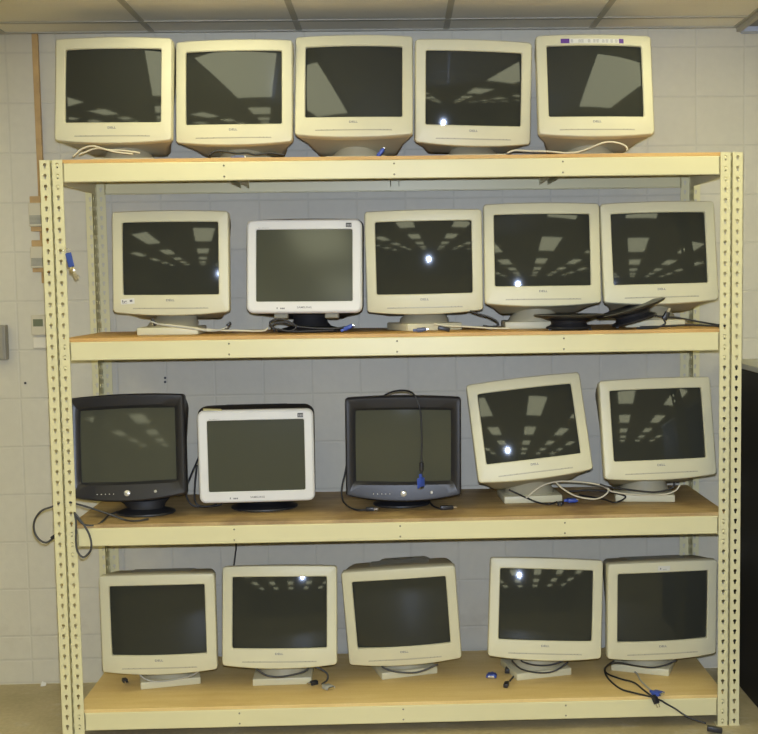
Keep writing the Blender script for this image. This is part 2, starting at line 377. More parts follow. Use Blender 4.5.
# ---------------------------------------------------------------- things on the wall
o = MB().bbox(-.246,-.222, YW-.018, YW-.0005, 1.70, ZC-.006, .002).build('wooden_strip', M['tan'])
tag(o, 'narrow brown wooden strip running up the wall left of the rack', 'wood strip')
def controller(z0, z1, label):
    e = empty('wall_controller', (-.25, YW, z0), label, 'wall box', 'beige boxes on wood blocks')
    h = z1-z0
    MB().bbox(-.026,.06,-.034,-.0185,0,h,.002).build('wood_block', M['tan'], e)
    MB().bbox(-.025,.05,-.062,-.0345,h*.13,h*.80,.004).build('cover', M['boxbeige'], e)
    g = MB()
    for i in range(7): g.box(-.020,.042,-.0645,-.0622,h*(.20+.036*i),h*(.222+.036*i))
    g.build('grille', M['boxgrey'], e)
controller(1.912, 2.055, 'upper beige louvred box on a wooden block beside the left posts')
controller(1.745, 1.876, 'lower beige louvred box on a wooden block beside the left posts')
e = empty('thermostat', (-.262, YW, 1.43), 'small beige thermostat with grey display, low beside the left posts', 'thermostat')
MB().bbox(-.032,.03,-.028,-.0005,.055,.14,.004).build('body', M['boxbeige'], e)
MB().box(-.022,.018,-.0295,-.0282,.092,.122).build('display', M['lcd'], e)
MB().bbox(-.03,.03,-.02,-.0005,0,.048,.004).build('wire_box', M['wallpaint'], e)
e = empty('electrical_panel', (-.47, YW, 1.385), 'grey steel box on the wall at the left edge', 'electrical box')
MB().bbox(-.06,.074,-.045,-.0005,0,.145,.003).build('box', M['panel'], e)
MB().bbox(-.054,.067,-.050,-.0455,.006,.139,.002).build('cover', M['panel'], e)
for i, (x, z, lb) in enumerate([(.2453, 1.298, 'upper of two small dark plugs in the wall behind the third shelf'), (.2448, 1.281, 'lower of two small dark plugs in the wall behind the third shelf'), (-.335, 1.286, 'small dark screw in the wall left of the rack')]):
    o = MB().lathe([(.001,0),(.005,.0005),(.005,.0045),(.001,.005)], 12, Matrix.Translation((x,YW-.0002,z)) @ Matrix.Rotation(R(90),4,'X')).build('wall_plug', M['inkblack'])
    tag(o, lb, 'wall plug')
pm = Matrix.Translation((-.306,.635,.0005)) @ Matrix.Rotation(R(20),4,'Z')
tag(MB().add([pm @ Vector(p) for p in [(-.012,-.008,0),(.009,-.010,0),(.013,.006,.006),(-.004,.009,.014),(-.012,-.008,.0015),(.009,-.010,.002),(.013,.006,.008),(-.004,.009,.016)]],
   [(0,1,2,3),(7,6,5,4),(0,4,5,1),(1,5,6,2),(2,6,7,3),(3,7,4,0)]).build('paper_scrap', M['white']), 'crumpled white paper scrap on the floor against the wall, left of the rack', 'paper scrap')

# black cabinet at the right edge
e = empty('black_cabinet', (2.605, .66, 0), 'tall black cabinet with pale top at the right edge', 'cabinet')
MB().bbox(0,.75,-1.35,-.004,.0005,1.314,.004).build('body', M['cabblack'], e)
MB().bbox(-.004,.76,-1.36,-.004,1.315,1.338,.003).build('top', M['cabtop'], e)
MB().box(.745,.7555,-1.33,-.70,.04,1.29).build('door', M['cabblack'], e)

# ---------------------------------------------------------------- the rack
W, D, H = 2.4384, .61, 2.134
ZT = [2.122, 1.483, .800, .106]; BH = .067
rack = empty('storage_rack', (0,0,0), 'cream steel storage rack of four shelves with keyhole posts', 'shelving rack')
def keyhole_cell(bm, z0, wd, pitch, th):
    """one pitch of a flange lying in the xz plane (y 0..th) with its teardrop hole"""
    cx, cz = wd/2, z0+pitch*.56
    hole = []
    r, s, L = .0060, .0033, .0125
    a0 = math.asin(s/r)
    for i in range(13):
        a = -math.pi/2+a0 + (2*math.pi-2*a0)*i/12; hole.append((cx+r*math.cos(a), cz+r*math.sin(a)))
    hole += [(cx-s, cz-L), (cx+s, cz-L)]
    rect = [(0,z0),(wd/2,z0),(wd,z0),(wd,z0+pitch/2),(wd,z0+pitch),(wd/2,z0+pitch),(0,z0+pitch),(0,z0+pitch/2)]
    for y in (0, th):
        hv = [bm.verts.new((x,y,z)) for x, z in hole]; rv = [bm.verts.new((x,y,z)) for x, z in rect]
        es = [bm.edges.new((hv[i], hv[(i+1) % len(hv)])) for i in range(len(hv))] + [bm.edges.new((rv[i], rv[(i+1) % 8])) for i in range(8)]
        bmesh.ops.triangle_fill(bm, edges=es, use_beauty=True)
        if y == 0: h0 = hv
        else:
            for i in range(len(hv)):
                j = (i+1) % len(hv); bm.faces.new((h0[i], h0[j], hv[j], hv[i]))
def post_mesh():
    wd, th, n = .0375, .002, 56; pitch = H/n
    bm = bmesh.new(); keyhole_cell(bm, 0, wd, pitch, th)
    cell = bpy.data.meshes.new('c'); bm.to_mesh(cell); bm.free()
    V = [v.co.copy() for v in cell.vertices]; F = [tuple(p.vertices) for p in cell.polygons]
    m = MB()
    for k in range(n): m.add([v+Vector((0,0,k*pitch)) for v in V], F)                       # front flange
    for k in range(n): m.add([Vector((v.y, v.x, v.z+k*pitch)) for v in V], F)               # side flange at x = 0
    m.box(wd-.0004, wd, 0, th, 0, H); m.box(0, .0006, 0, .0006, 0, H)
    m.box(-.001, wd+.003, -.001, wd+.003, 0, .0022)
    o = m.build('post', M['rack'], rack); me = o.data; bpy.data.objects.remove(o); return me
pme = post_mesh()
S = lambda sx, sy: Matrix.Diagonal((sx, sy, 1, 1))
def post(x, y, sx, sy): inst('post', pme, rack, Matrix.Translation((x, y, 0)) @ S(sx, sy))
for y, sy in ((0, 1), (D, -1)):
    post(0, y, 1, sy); post(W, y, -1, sy)
    post(-.0068, y, -1, sy); post(W+.0068, y, 1, sy)      # the second upright standing back to back at each end
# beams
for zt in ZT:
    for y0, sgn in ((.0035, 1), (D-.0035, -1)):
        b = MB(); xa, xb = .0385, W-.0385
        if sgn < 0: xa, xb = .0385, W-.0385
        yy = lambda a: y0+sgn*a
        prof = [(0,zt-BH+.003),(0,zt-.003),(.003,zt),(.030,zt),(.030,zt-.002),(.004,zt-.004),(.003,zt-BH+.005),(.014,zt-BH+.003),(.014,zt-BH),(.003,zt-BH)]
        b.loops([[Vector((x, yy(a), z)) for a, z in prof] for x in (xa, xb)], True, True)
        b.box(.0395, .0415, min(yy(0),yy(.03)), max(yy(0),yy(.03)), zt-BH, zt-.004).box(W-.0415, W-.0395, min(yy(0),yy(.03)), max(yy(0),yy(.03)), zt-BH, zt-.004)
        bo = b.build('beam', M['rack'], rack)
        if sgn > 0:
            for xr in (W*.25, W*.5, W*.75):
                for dz in (-.014, -.053):
                    MB().lathe([(.0005,.003),(.0028,.002),(.0035,0),(.0035,-.0005)], 10, Matrix.Translation((xr, .0034, zt+dz)) @ Matrix.Rotation(R(90),4,'X')).build('rivet', M['rivetdark'], bo)
    for x0, x1 in ((.003,.006),(W-.006,W-.003)):       # end beams
        MB().box(x0,x1,.039,D-.039,zt-BH,zt-.001).box(min(x0,x1-.015) if x0>1 else x0, x1 if x0>1 else x0+.015, .039,D-.039,zt-.003,zt-.001).build('end_beam', M['rack'], rack)
    for xr in (W*.25, W*.5, W*.75):
        MB().box(xr-.018,xr+.018,.034,D-.034,zt-.0035,zt-.0015).box(xr-.018,xr-.0155,.034,D-.034,zt-.050,zt-.0035).box(xr+.0155,xr+.018,.034,D-.034,zt-.050,zt-.0035).build('cross_tie', M['rack'], rack)
    # rivet heads of the beam connectors in the posts' keyholes
    for xr in (.0188, W-.0188):
        for k in range(3):
            kz = (math.floor(zt/(H/56))-k)*(H/56) + (H/56)*.5
            if kz > zt+.01: continue
            MB().lathe([(.0005,.0015),(.004,.001),(.0058,-.0002),(.0058,-.003)], 14, Matrix.Translation((xr, -.0002, kz)) @ Matrix.Rotation(R(90),4,'X')).build('rivet', M['rack'], rack)
boards = ['tan particle board lying on the top tier of the rack, carrying five beige monitors', 'tan particle board on the second tier, above the black monitors',
          'stained wooden board on the third tier, under the black and silver monitors', 'pale yellowish wooden board on the lowest tier of the rack']
bz = []
for zt, lb, mm in zip(ZT, boards, (M['board1'], M['board1'], M['board3'], M['board4'])):
    o = MB().bbox(.0065, W-.0065, .006, D-.006, zt+.0005, zt+.0130, .001).build('shelf_board', mm); tag(o, lb, 'shelf board'); bz.append(zt+.0130)

# ---------------------------------------------------------------- monitors
def outline(hwt, hwb, t, b, rad, bt=0, bb=0, ne=12, nc=4):
    pts = []
    hw = 1.0
    cs = [(-1, 1), (1, 1), (1, -1), (-1, -1)]
    H2, mid = (t-b)/2, (t+b)/2
    hwm = (hwt+hwb)/2
    raw = []
    for q, (sx, sz) in enumerate(cs):
        cx, cz = sx*(hwm-rad), sz*(H2-rad)
        for i in range(nc+1):
            a = math.pi - q*math.pi/2 - (math.pi/2)*i/nc
            raw.append((cx+rad*math.cos(a), cz+rad*math.sin(a)))
        nx, nz = cs[(q+1) % 4]; ex, ez = nx*(hwm-rad), nz*(H2-rad)
        if q == 0: p1 = (ex, H2); 
        elif q == 1: p1 = (hwm, ez)
        elif q == 2: p1 = (ex, -H2)
        else: p1 = (-hwm, ez)
        p0 = raw[-1]
        for i in range(1, ne): raw.append((p0[0]+(p1[0]-p0[0])*i/ne, p0[1]+(p1[1]-p0[1])*i/ne))
    for x, z in raw:
        k = (z+H2)/(2*H2); x2 = x/hwm*(hwb+(hwt-hwb)*k); u = x/hwm
        z2 = mid+z + (bt*(1-u*u)*max(0, z/H2) if z > 0 else -bb*(1-u*u)*max(0, -z/H2))
        pts.append((x2, z2))
    return pts
def lp(o, y, bulge=0, hw=.22): return [Vector((x, y-bulge*max(0, 1-(x/hw)**2), z)) for x, z in o]
OW, OH = .181, .1355
KIND = {
 'beige':  dict(hw=.220, t=.1755, b=-.2010, rad=.012, bt=.004, bb=.013, bulge=.010, front='beige', back='beige_back', glass='screen', Rg=.9, kv=.82, g0=-.011),
 'silver': dict(hw=.2165, t=.1730, b=-.1780, rad=.024, bt=.001, bb=.001, bulge=.0, front='silver', back='blackback', glass='screen_s', Rg=6, kv=1, g0=.004),
 'black':  dict(hw=.219, t=.1840, b=-.1900, rad=.010, bt=.008, bb=.022, bulge=.012, front='black', back='blackback', glass='screen_b', Rg=1.4, kv=1, g0=.004),
}
PM = {}
def kind_meshes(kd):
    k = KIND[kd]; hw, t, b, rad, bt, bb, bu = (k[x] for x in ('hw','t','b','rad','bt','bb','bulge'))
    op = lambda g: outline(OW+g, OW+g, OH+g, -OH-g, .006, .001 if kd != 'silver' else 0, .001 if kd != 'silver' else 0)
    ou = lambda g: outline(hw-g, hw-g, t-g, b+g, max(.003, rad-g), bt, bb)
    if kd == 'beige':
        Ls = [lp(op(.003), .030), lp(op(.0), .004, bu), lp(op(.003), 0, bu), lp(ou(.007), -.0002, bu), lp(ou(.0025), .0012, bu), lp(ou(0), .005, bu), lp(ou(.0), .022, bu*.4), lp(ou(.001), .036)]
    elif kd == 'silver':
        Ls = [lp(op(.002), .016), lp(op(0), .003), lp(op(.002), 0), lp(ou(.0085), -.0005), lp(ou(.0075), .0012), lp(ou(.0065), -.0005), lp(ou(.003), .0015), lp(ou(0), .006), lp(ou(0), .026)]
    else:
        Ls = [lp(op(.002), .034), lp(op(0), .017, bu*.3), lp(op(.003), .013, bu*.4), lp(op(.012), .006, bu*.9), lp(ou(.014), .0005, bu), lp(ou(.006), .0, bu), lp(ou(.002), .003, bu), lp(ou(0), .008, bu), lp(ou(0), .03, bu*.3), lp(ou(.001), .040)]
    me = {}
    def keep(name, mb, m, angle=35):
        o = mb.build(name, m, None, True, angle); me[name] = o.data; bpy.data.objects.remove(o)
    keep('bezel', MB().loops(Ls), M[k['front']])
    dt = t-.1755; db = b+.2010
    secs = [(.034, hw-.005, hw-.005, .169, -.194, .012, bt, bb*.6), (.040, hw-.003, hw-.003, .171, -.197, .012, bt, bb*.7), (.060, hw-.005, hw-.009, .169, -.202, .014, bt, .004), (.105, .210, .186, .165, -.209, .018, .002, 0),
            (.16, .200, .170, .157, -.219, .022, 0, 0), (.21, .182, .158, .142, -.222, .024, 0, 0), (.28, .152, .138, .116, -.198, .03, 0, 0), (.34, .126, .114, .102, -.135, .03, 0, 0), (.405, .112, .106, .092, -.105, .03, 0, 0), (.415, .104, .098, .084, -.097, .025, 0, 0)]
    if kd == 'silver': secs = [(y, a, c, tt, max(bb_, -.176+.0), r, 0, 0) for y, a, c, tt, bb_, r, _, _ in secs]; secs[0] = (.020, hw-.004, hw-.004, .169, -.174, .022, 0, 0); secs[1] = (.030, hw-.0005, hw-.0005, .1725, -.1775, .022, 0, 0); secs[2] = (.060, hw+.0035, hw+.001, .182, -.178, .03, .004, 0); secs[3] = (.105, .214, .200, .180, -.176, .03, .003, 0); secs[4] = (.16, .196, .178, .168, -.176, .03, 0, 0); secs[5] = (.21, .178, .160, .152, -.174, .03, 0, 0)
    if kd == 'black': secs = [(y, a, c, tt+.008*(y < .1), max(bb_, -.203)+.004*(y < .1), r, p, q) for y, a, c, tt, bb_, r, p, q in secs]
    keep('housing', MB().loops([lp(outline(*s[1:]), s[0]) for s in secs], True, True), M[k['back']])
    # raised grille on top of the housing
    v = MB()
    def top_z(y):
        P = [(s[0], s[3]) for s in secs]
        for (ya, za), (yb, zb) in zip(P, P[1:]):
            if ya <= y <= yb: return za+(zb-za)*(y-ya)/(yb-ya)
        return P[-1][1]
    n = 14
    for i in range(n):
        ya = .075+.012*i; yb = ya+.007
        v.add([Vector(p) for p in [(-.115,ya,top_z(ya)-.002),(.115,ya,top_z(ya)-.002),(.115,yb,top_z(yb)-.002),(-.115,yb,top_z(yb)-.002),(-.115,ya,top_z(ya)+.0035),(.115,ya,top_z(ya)+.0035),(.115,yb,top_z(yb)+.0035),(-.115,yb,top_z(yb)+.0035)]],
              [(0,1,2,3),(7,6,5,4),(0,4,5,1),(1,5,6,2),(2,6,7,3),(3,7,4,0)])
    keep('vent_grille', v, M['vent'] if kd == 'beige' else M['blackback'], 20)
    # tube face: a thin dome of glass
    nx, nz = 24, 18; vs = []; fs = []; rg = k['Rg']; ex = .004
    for j in range(nz+1):
        for i in range(nx+1):
            x = -(OW+ex)+2*(OW+ex)*i/nx; z = -(OH+ex)+2*(OH+ex)*j/nz
            vs.append((x, k['g0']+rg-math.sqrt(rg*rg-x*x-z*z*k['kv']), z))
    for j in range(nz):
        for i in range(nx): a = j*(nx+1)+i; fs.append((a, a+1, a+nx+2, a+nx+1))
    n0 = len(vs)
    back = [(x, y+.006, z) for x, y, z in vs]
    rim = [i for i in range(nx+1)] + [(nx)+(nx+1)*j for j in range(1, nz+1)] + [nz*(nx+1)+i for i in range(nx-1, -1, -1)] + [(nx+1)*j for j in range(nz-1, 0, -1)]
    g = MB().add(vs+back, fs + [tuple(n0+i for i in f[::-1]) for f in fs] + [(rim[i], rim[(i+1) % len(rim)], n0+rim[(i+1) % len(rim)], n0+rim[i]) for i in range(len(rim))])
    keep('screen', g, M[k['glass']], 50)
    # details
    if kd == 'beige':
        s = MB(); n = 20; x0, x1 = -.142, .142
        def ribbon(x0, x1, z0, z1, yo, n=20):
            A = [[Vector((x0+(x1-x0)*i/n, yo-bu*(1-((x0+(x1-x0)*i/n)/.22)**2)+dy, z)) for z, dy in ((z0,0),(z1,0),(z1,.003),(z0,.003))] for i in range(n+1)]
            s.loops(A, True, True)
        ribbon(-.142, .142, -.1876, -.1842, -.0012)
        keep('control_strip', s, M['ctl'], 30)
        s = MB(); ribbon(-.143, .143, -.1886, -.1876, -.0009)
        for x in (-.12, -.10, -.075, .098, .112, .124): ribbon(x, x+.004, -.1864, -.1852, -.0017, 2)
        keep('groove', s, M['ctlline'], 30)
    if kd == 'black':
        yb = -bu+.0005
        RX = Matrix.Rotation(R(90), 4, 'X')
        keep('power_button', MB().lathe([(.0005,.0065),(.0085,.0062),(.0110,.0045),(.0115,-.002)], 28, Matrix.Translation((0,yb+.001,-.180)) @ RX), M['steelbtn'])
        keep('dial_button', MB().lathe([(.0005,.0045),(.004,.0042),(.0052,.003),(.0055,-.003)], 20, Matrix.Translation((.106,yb+.004,-.177)) @ RX), M['steelbtn'])
        for i in range(5):
            keep('menu_button%d' % i, MB().lathe([(.0003,.003),(.0015,.0028),(.0019,-.004)], 10, Matrix.Translation((-.114+.0155*i, yb+.0035, -.181)) @ RX), M['white'])
    PM[kd] = me
for kd in KIND: kind_meshes(kd)

def plug_black(name, parent, loc, rz=0, ry=0, size=(.032,.017,.015), prongs=True, m=None):
    L, Wd, Hh = size; mt = Matrix.Translation(loc) @ Euler((0, R(ry), R(rz))).to_matrix().to_4x4()
    o = MB().bbox(-L/2, L/2, -Wd/2, Wd/2, -Hh/2, Hh/2, .003, mt).build(name, m or M['black'], parent, True, 40)
    if prongs:
        p = MB()
        for dy in (-.0055, .0055): p.box(L/2-.001, L/2+.014, dy-.0008, dy+.0008, -.003, .003, mt)
        p.build('prong', M['metal'], o)
    return o
def plug_vga(parent, loc, rz=0, ry=0, m='blue', rx=0):
    mt = Matrix.Translation(loc) @ Euler((R(rx), R(ry), R(rz))).to_matrix().to_4x4()
    h = MB().bbox(-.020,.014,-.017,.017,-.0075,.0075,.004,mt).bbox(-.034,-.018,-.005,.005,-.005,.005,.002,mt)
    h.bbox(-.012,.018,-.0205,-.0150,-.004,.004,.0015,mt).bbox(-.012,.018,.0150,.0205,-.004,.004,.0015,mt)
    o = h.build('video_plug', M[m], parent, True, 40)
    MB().bbox(.012,.022,-.0125,.0125,-.0045,.0045,.001,mt).build('shell', M['metal'], o)
    return o

CABLE = {'cream': ('cream_cable', .0033), 'grey': ('grey_cable', .003), 'black': ('black_cable', .0035), 'dark': ('darkgrey_cable', .0038), 'thin': ('black_cable', .0028)}
RACKROWS = dict(zip((1,2,3,4), bz))
monitors = {}
LOGO_Y = -.0105
def monitor(n, kd, row, pos, ypr, label, group, base, base_yaw, cables=(), extra=None):
    kk = KIND[kd]; sh = RACKROWS[row]
    name = {'beige': 'beige_monitor', 'silver': 'silver_monitor', 'black': 'black_monitor'}[kd]
    root = empty(name, (base[0], base[1], sh), label, 'monitor', group)
    Ti = Matrix.Translation(-Vector((base[0], base[1], sh)))
    Rm = Matrix.Rotation(R(ypr[0]),4,'Z') @ Matrix.Rotation(R(ypr[1]),4,'X') @ Matrix.Rotation(R(ypr[2]),4,'Y')
    Hm = Ti @ Matrix.Translation(pos) @ Rm
    pm = PM[kd]
    bez = inst('bezel', pm['bezel'], root, Hm); hs = inst('housing', pm['housing'], root, Hm); inst('vent_grille', pm['vent_grille'], hs)
    inst('screen', pm['screen'], root, Hm)
    T3 = lambda x, y, z: Matrix.Translation((x, y, z))
    if kd == 'beige':
        st = inst('control_strip', pm['control_strip'], bez); inst('groove', pm['groove'], bez)
        text('logo', 'DELL', .031, .0078, M['ink'], bez, T3(0, LOGO_Y-.0001, -.1565))
    elif kd == 'silver':
        text('logo', 'SAMSUNG', .054, .0072, M['ink'], bez, T3(0, -.0004, -.1580))
        text('lettering', 'SyncMaster', .042, .0036, M['silver_line'], bez, T3(-.152, -.0004, .1415))
        bd = MB().box(.157,.178,-.0012,.0003,.1425,.1585).build('badge', M['inkblack'], bez)
        q = MB()
        for i in range(3): q.box(.1595+.0062*i, .1640+.0062*i, -.0016, -.0011, .1475, .1535)
        q.box(.1600,.1750,-.0016,-.0011,.1448,.1458).build('badge_mark', M['silver_line'], bd)
        q = MB()
        q.box(-.1035,-.1000,-.0008,.0002,-.1640,-.1575); 
        for i in range(3): q.box(-.090+.006*i, -.0855+.006*i, -.0008, .0002, -.1645, -.1590)
        q.build('panel_mark', M['ink'], bez)
    else:
        for p in ('power_button', 'dial_button'): inst(p, pm[p], bez)
        for i in range(5): inst('menu_button', pm['menu_button%d' % i], bez)
    if extra: extra(root, bez, Hm, Ti)
    # stand
    B = Matrix.Rotation(R(base_yaw), 4, 'Z')
    piv = Hm @ Vector((0, .175, -.19))            # middle of the underside
    if kd == 'beige':
        s = MB().bbox(-.115,.115,-.100,.100,.0004,.029,.004, B); s.build('stand_base', M['beige'], root, True, 30)
        nk = MB(); top = Vector((piv.x, piv.y, piv.z+.02))
        Ls = []
        for r, f in ((.098,0),(.094,.18),(.080,.40),(.074,.7),(.078,1)):
            c = Vector((0,0,.0285)).lerp(top, f)
            Ls.append([c+Vector((r*math.cos(2*math.pi*i/32), r*.85*math.sin(2*math.pi*i/32), 0)) for i in range(32)])
        nk.loops(Ls, True, True).build('swivel_neck', M['beige_back'], root, True, 40)
    else:
        r = .13 if kd == 'silver' else .112
        MB().lathe([(r-.004,.0004),(r,.004),(r-.002,.009),(r*.80,.016),(r*.62,.022),(r*.55,.024)], 48, B, 1, .82).build('stand_base', M['black'], root, True, 35)
        Ls = []; top = Vector((piv.x, piv.y, piv.z+.025))
        for q, f in (((r*.62,0),(r*.70,.2),(r*.88,.45),(r*.90,1)) if kd == 'black' else ((r*.6,0),(r*.52,.3),(r*.5,.7),(r*.6,1))):
            c = Vector((0,0,.022)).lerp(top, f)
            Ls.append([c+Vector((q*math.cos(2*math.pi*i/32), q*.8*math.sin(2*math.pi*i/32), 0)) for i in range(32)])
        MB().loops(Ls, True, True).build('swivel_neck', M['blackback'], root, True, 40)
    for key, cc in cables:
        m, rr = CABLE[cc]
        pts = [Ti @ Vector(p) for p in CAB[key]]
        MB().tube(pts, rr).build('cable', M[m], root, True)
    monitors[n] = root
    return root, Ti

def W2(Ti, p): return Ti @ Vector(p)
GB = 'beige tube monitors on the rack'
def sticker5(root, bez, Hm, Ti):
    def rib(x0, x1, z0, z1, off, m, name, par):
        s = MB(); n = 10
        s.loops([[Vector((x, -.0102*(1-(x/.22)**2)+dy-off, z)) for z, dy in ((z0,0),(z1,0),(z1,.0015),(z0,.0015))] for x in [x0+(x1-x0)*i/n for i in range(n+1)]], True, True)
        return s.build(name, m, par)
    st = rib(-.128, .112, .1440, .1610, .0006, M['white'], 'sticker', bez)
    rib(-.128, -.095, .1440, .1610, .0010, M['purple'], 'sticker_end', st); rib(.094, .112, .1440, .1610, .0010, M['purple'], 'sticker_end', st)
    s = MB()
    for x in (-.086, -.056, -.046, -.020, .0, .012, .034, .048, .066, .084):
        for j in range(3):
            w_ = .008+.004*((x*1000+j*7) % 3)/3; y = -.0102*(1-(x/.22)**2)-.0011
            s.box(x-w_/2, x+w_/2, y, y+.0006, .1475+.0042*j, .1488+.0042*j)
    s.build('print', M['ink'], st)
def sticker6(root, bez, Hm, Ti):
    mt = Matrix.Rotation(R(-2), 4, 'Y')
    f = lambda x: -.0102*(1-(x/.22)**2)
    m = Matrix.Translation((-.162, f(-.162)-.0014, -.160)) @ Matrix.Rotation(R(-2.7), 4, 'Z') @ Matrix.Rotation(R(-4), 4, 'Y')
    st = MB().box(-.026,.026,-.0004,.0004,-.010,.010, m).build('sticker', M['white'], bez)
    s = MB()
    for x0, x1, z0, z1 in [(-.021,-.017,-.003,.006),(-.015,-.011,-.004,.002),(-.009,-.004,-.001,.003),(.008,.018,-.003,.005),(-.021,-.002,-.0065,-.005)]: s.box(x0,x1,-.0007,0,z0,z1,m)
    s.build('print', M['ink'], st)
def sticker20(root, bez, Hm, Ti):
    st = MB().box(-.024,.024,-.0112,-.0098,.144,.163).build('sticker', mat('worn_sticker', (.66,.65,.58), .5), bez)
    MB().box(-.016,-.012,-.0116,-.0111,.150,.156).box(-.004,.010,-.0116,-.0111,.149,.150).build('print', M['ink'], st)
def tape12(root, bez, Hm, Ti):
    m = Matrix.Translation((-.160, .012, .1752)) @ Matrix.Rotation(R(4), 4, 'Y') @ Matrix.Rotation(R(10), 4, 'Z')
    MB().bbox(-.034,.034,-.016,.016,-.0005,.004,.001,m).build('tape', M['yellowpaper'], bez)

def feet7(root, bez, Hm, Ti):
    for x in (-.092, .100):
        MB().bbox(x-.026,x+.026,.03,.06,-.196,-.176,.004,Hm).build('clip', M['boxgrey'], root)
def cab(root, Ti, key, cc, name='cable'):
    m, rr = CABLE[cc]
    return MB().tube([Ti @ Vector(p) for p in CAB[key]], rr).build(name, M[m], root, True)

# top shelf
r, T = monitor(1,'beige',1,(.1826,.188,2.4226),(-5.1,-4.7,1.0),"beige monitor at the left end of the top shelf, cream cable looped under it",GB,(.2,.33),0,[('1a','cream'),('1b','cream')])
r, T = monitor(2,'beige',1,(.6261,.2005,2.4127),(-5.2,-4.6,.5),"beige monitor on the top shelf with black cord and slate plug below it",GB,(.64,.35),0,[('2a','black')])
plug_vga(r, W2(T,(.657,.09,2.145)), 0, 0, 'bluegrey')
r, T = monitor(3,'beige',1,(1.0737,.1973,2.4304),(-2.5,-10.6,.5),"tilted-back beige monitor in the middle of the top shelf",GB,(1.075,.35),0)
plug_vga(r, W2(T,(1.171,.17,2.166)), 0, -50, 'blue')
MB().tube([W2(T,p) for p in [(1.06,.13,2.141),(1.11,.125,2.143),(1.15,.13,2.145),(1.165,.18,2.15)]], .003).build('cable', M['black_cable'], r, True)
r, T = monitor(4,'beige',1,(1.5221,.2036,2.4017),(5.2,.8,1.2),"beige monitor on the top shelf, fourth from the left, standing upright",GB,(1.53,.34),0)
r, T = monitor(5,'beige',1,(1.9805,.2052,2.4248),(3.1,-9.0,.1),"beige monitor with a purple and white sticker strip along its top edge",GB,(1.98,.36),0,[('5a','cream')],sticker5)
# second shelf
r, T = monitor(6,'beige',2,(.374,.1858,1.7834),(-3.0,-3.0,.4),"beige monitor with a white sticker on its lower left corner",GB,(.355,.28),0,[('6a','grey'),('6b','cream')],sticker6)
plug_black('power_plug', r, W2(T,(.598,.10,1.536)), 20, -40, (.018,.012,.012), False)
plug_black('power_plug', r, W2(T,(.318,.12,1.548)), 0, 60, (.03,.014,.012), False)
r, T = monitor(7,'silver',2,(.8757,.1631,1.7507),(-2.8,-6.8,.4),"silver-framed monitor on the second shelf above a tangle of black cables",'silver-framed monitors',(.885,.30),0,[('7a','black'),('7b','black')],feet7)
plug_vga(r, W2(T,(1.040,.13,1.518)), 0, -25, 'blue')
r, T = monitor(8,'beige',2,(1.325,.1733,1.7733),(-2.6,.4,-.4),"beige monitor in the middle of the second shelf, slate plug lying before its base",GB,(1.325,.31),24,[('8a','black'),('8b','cream')])
plug_vga(r, W2(T,(1.312,.085,1.506)), 0, -4, 'bluegrey')
plug_black('power_plug', r, W2(T,(1.394,.09,1.508)), 5, 12, (.045,.02,.016), False)
r, T = monitor(9,'beige',2,(1.7723,.1723,1.7954),(.3,-7.2,.2),"beige monitor on the second shelf directly above the flared black stand",GB,(1.75,.33),0)
r, T = monitor(10,'beige',2,(2.2197,.1878,1.7962),(1.8,-7.9,-.7),"beige monitor at the right end of the second shelf",GB,(2.21,.31),0,[('10a','black'),('10b','black')])
# third shelf
r, T = monitor(11,'black',3,(.1988,.1344,1.0881),(-3.9,-7.7,-1.7),"black monitor at the left end of the third shelf, cord looping past the posts",'black monitors',(.245,.215),0,[('11a','dark'),('11b','dark')])
plug_black('power_plug', r, W2(T,(-.062,.055,.762)), 0, -35, (.026,.014,.014), False)
r, T = monitor(12,'silver',3,(.6819,.1354,1.0386),(3.4,1.3,.1),"silver-framed monitor on the third shelf between the two black ones",'silver-framed monitors',(.69,.285),0,[('12a','black'),('12b','black')],tape12)
r, T = monitor(13,'black',3,(1.236,.1402,1.0636),(-.6,.9,.6),"black monitor with a blue-ended cable hanging down over its screen",'black monitors',(1.225,.29),0,[('13a','black'),('13b','black'),('13c','black')])
plug_vga(r, W2(T,(1.300,.105,.928)), 0, 88, 'blue', 35)
MB().lathe([(.004,-.017),(.0085,-.015),(.0085,.015),(.004,.017)], 16, Matrix.Translation(W2(T,(1.303,.107,.990)))).build('ferrite_bead', M['black'], r, True, 40)
plug_black('power_plug', r, W2(T,(1.105,.16,.822)), -6, 0, (.032,.018,.014))
plug_black('power_plug', r, W2(T,(1.398,.160,.822)), 10, 0, (.050,.018,.015))
r, T = monitor(14,'beige',3,(1.7168,.1739,1.1371),(.4,-14.1,-5.7),"beige monitor leaning left on the third shelf with a blue plug by its base",GB,(1.735,.36),4,[('14a','cream'),('14b','black'),('14c','black')])
plug_black('power_plug', r, W2(T,(1.838,.192,.823)), -115, 0, (.026,.022,.014))
plug_vga(r, W2(T,(1.893,.250,.824)), 5, 0, 'blue')
r, T = monitor(15,'beige',3,(2.2154,.1901,1.1238),(4.4,-11.0,-.8),"beige monitor at the right end of the third shelf, cables wrapped round its base",GB,(2.19,.335),-8,[('15a','cream'),('15b','black')])
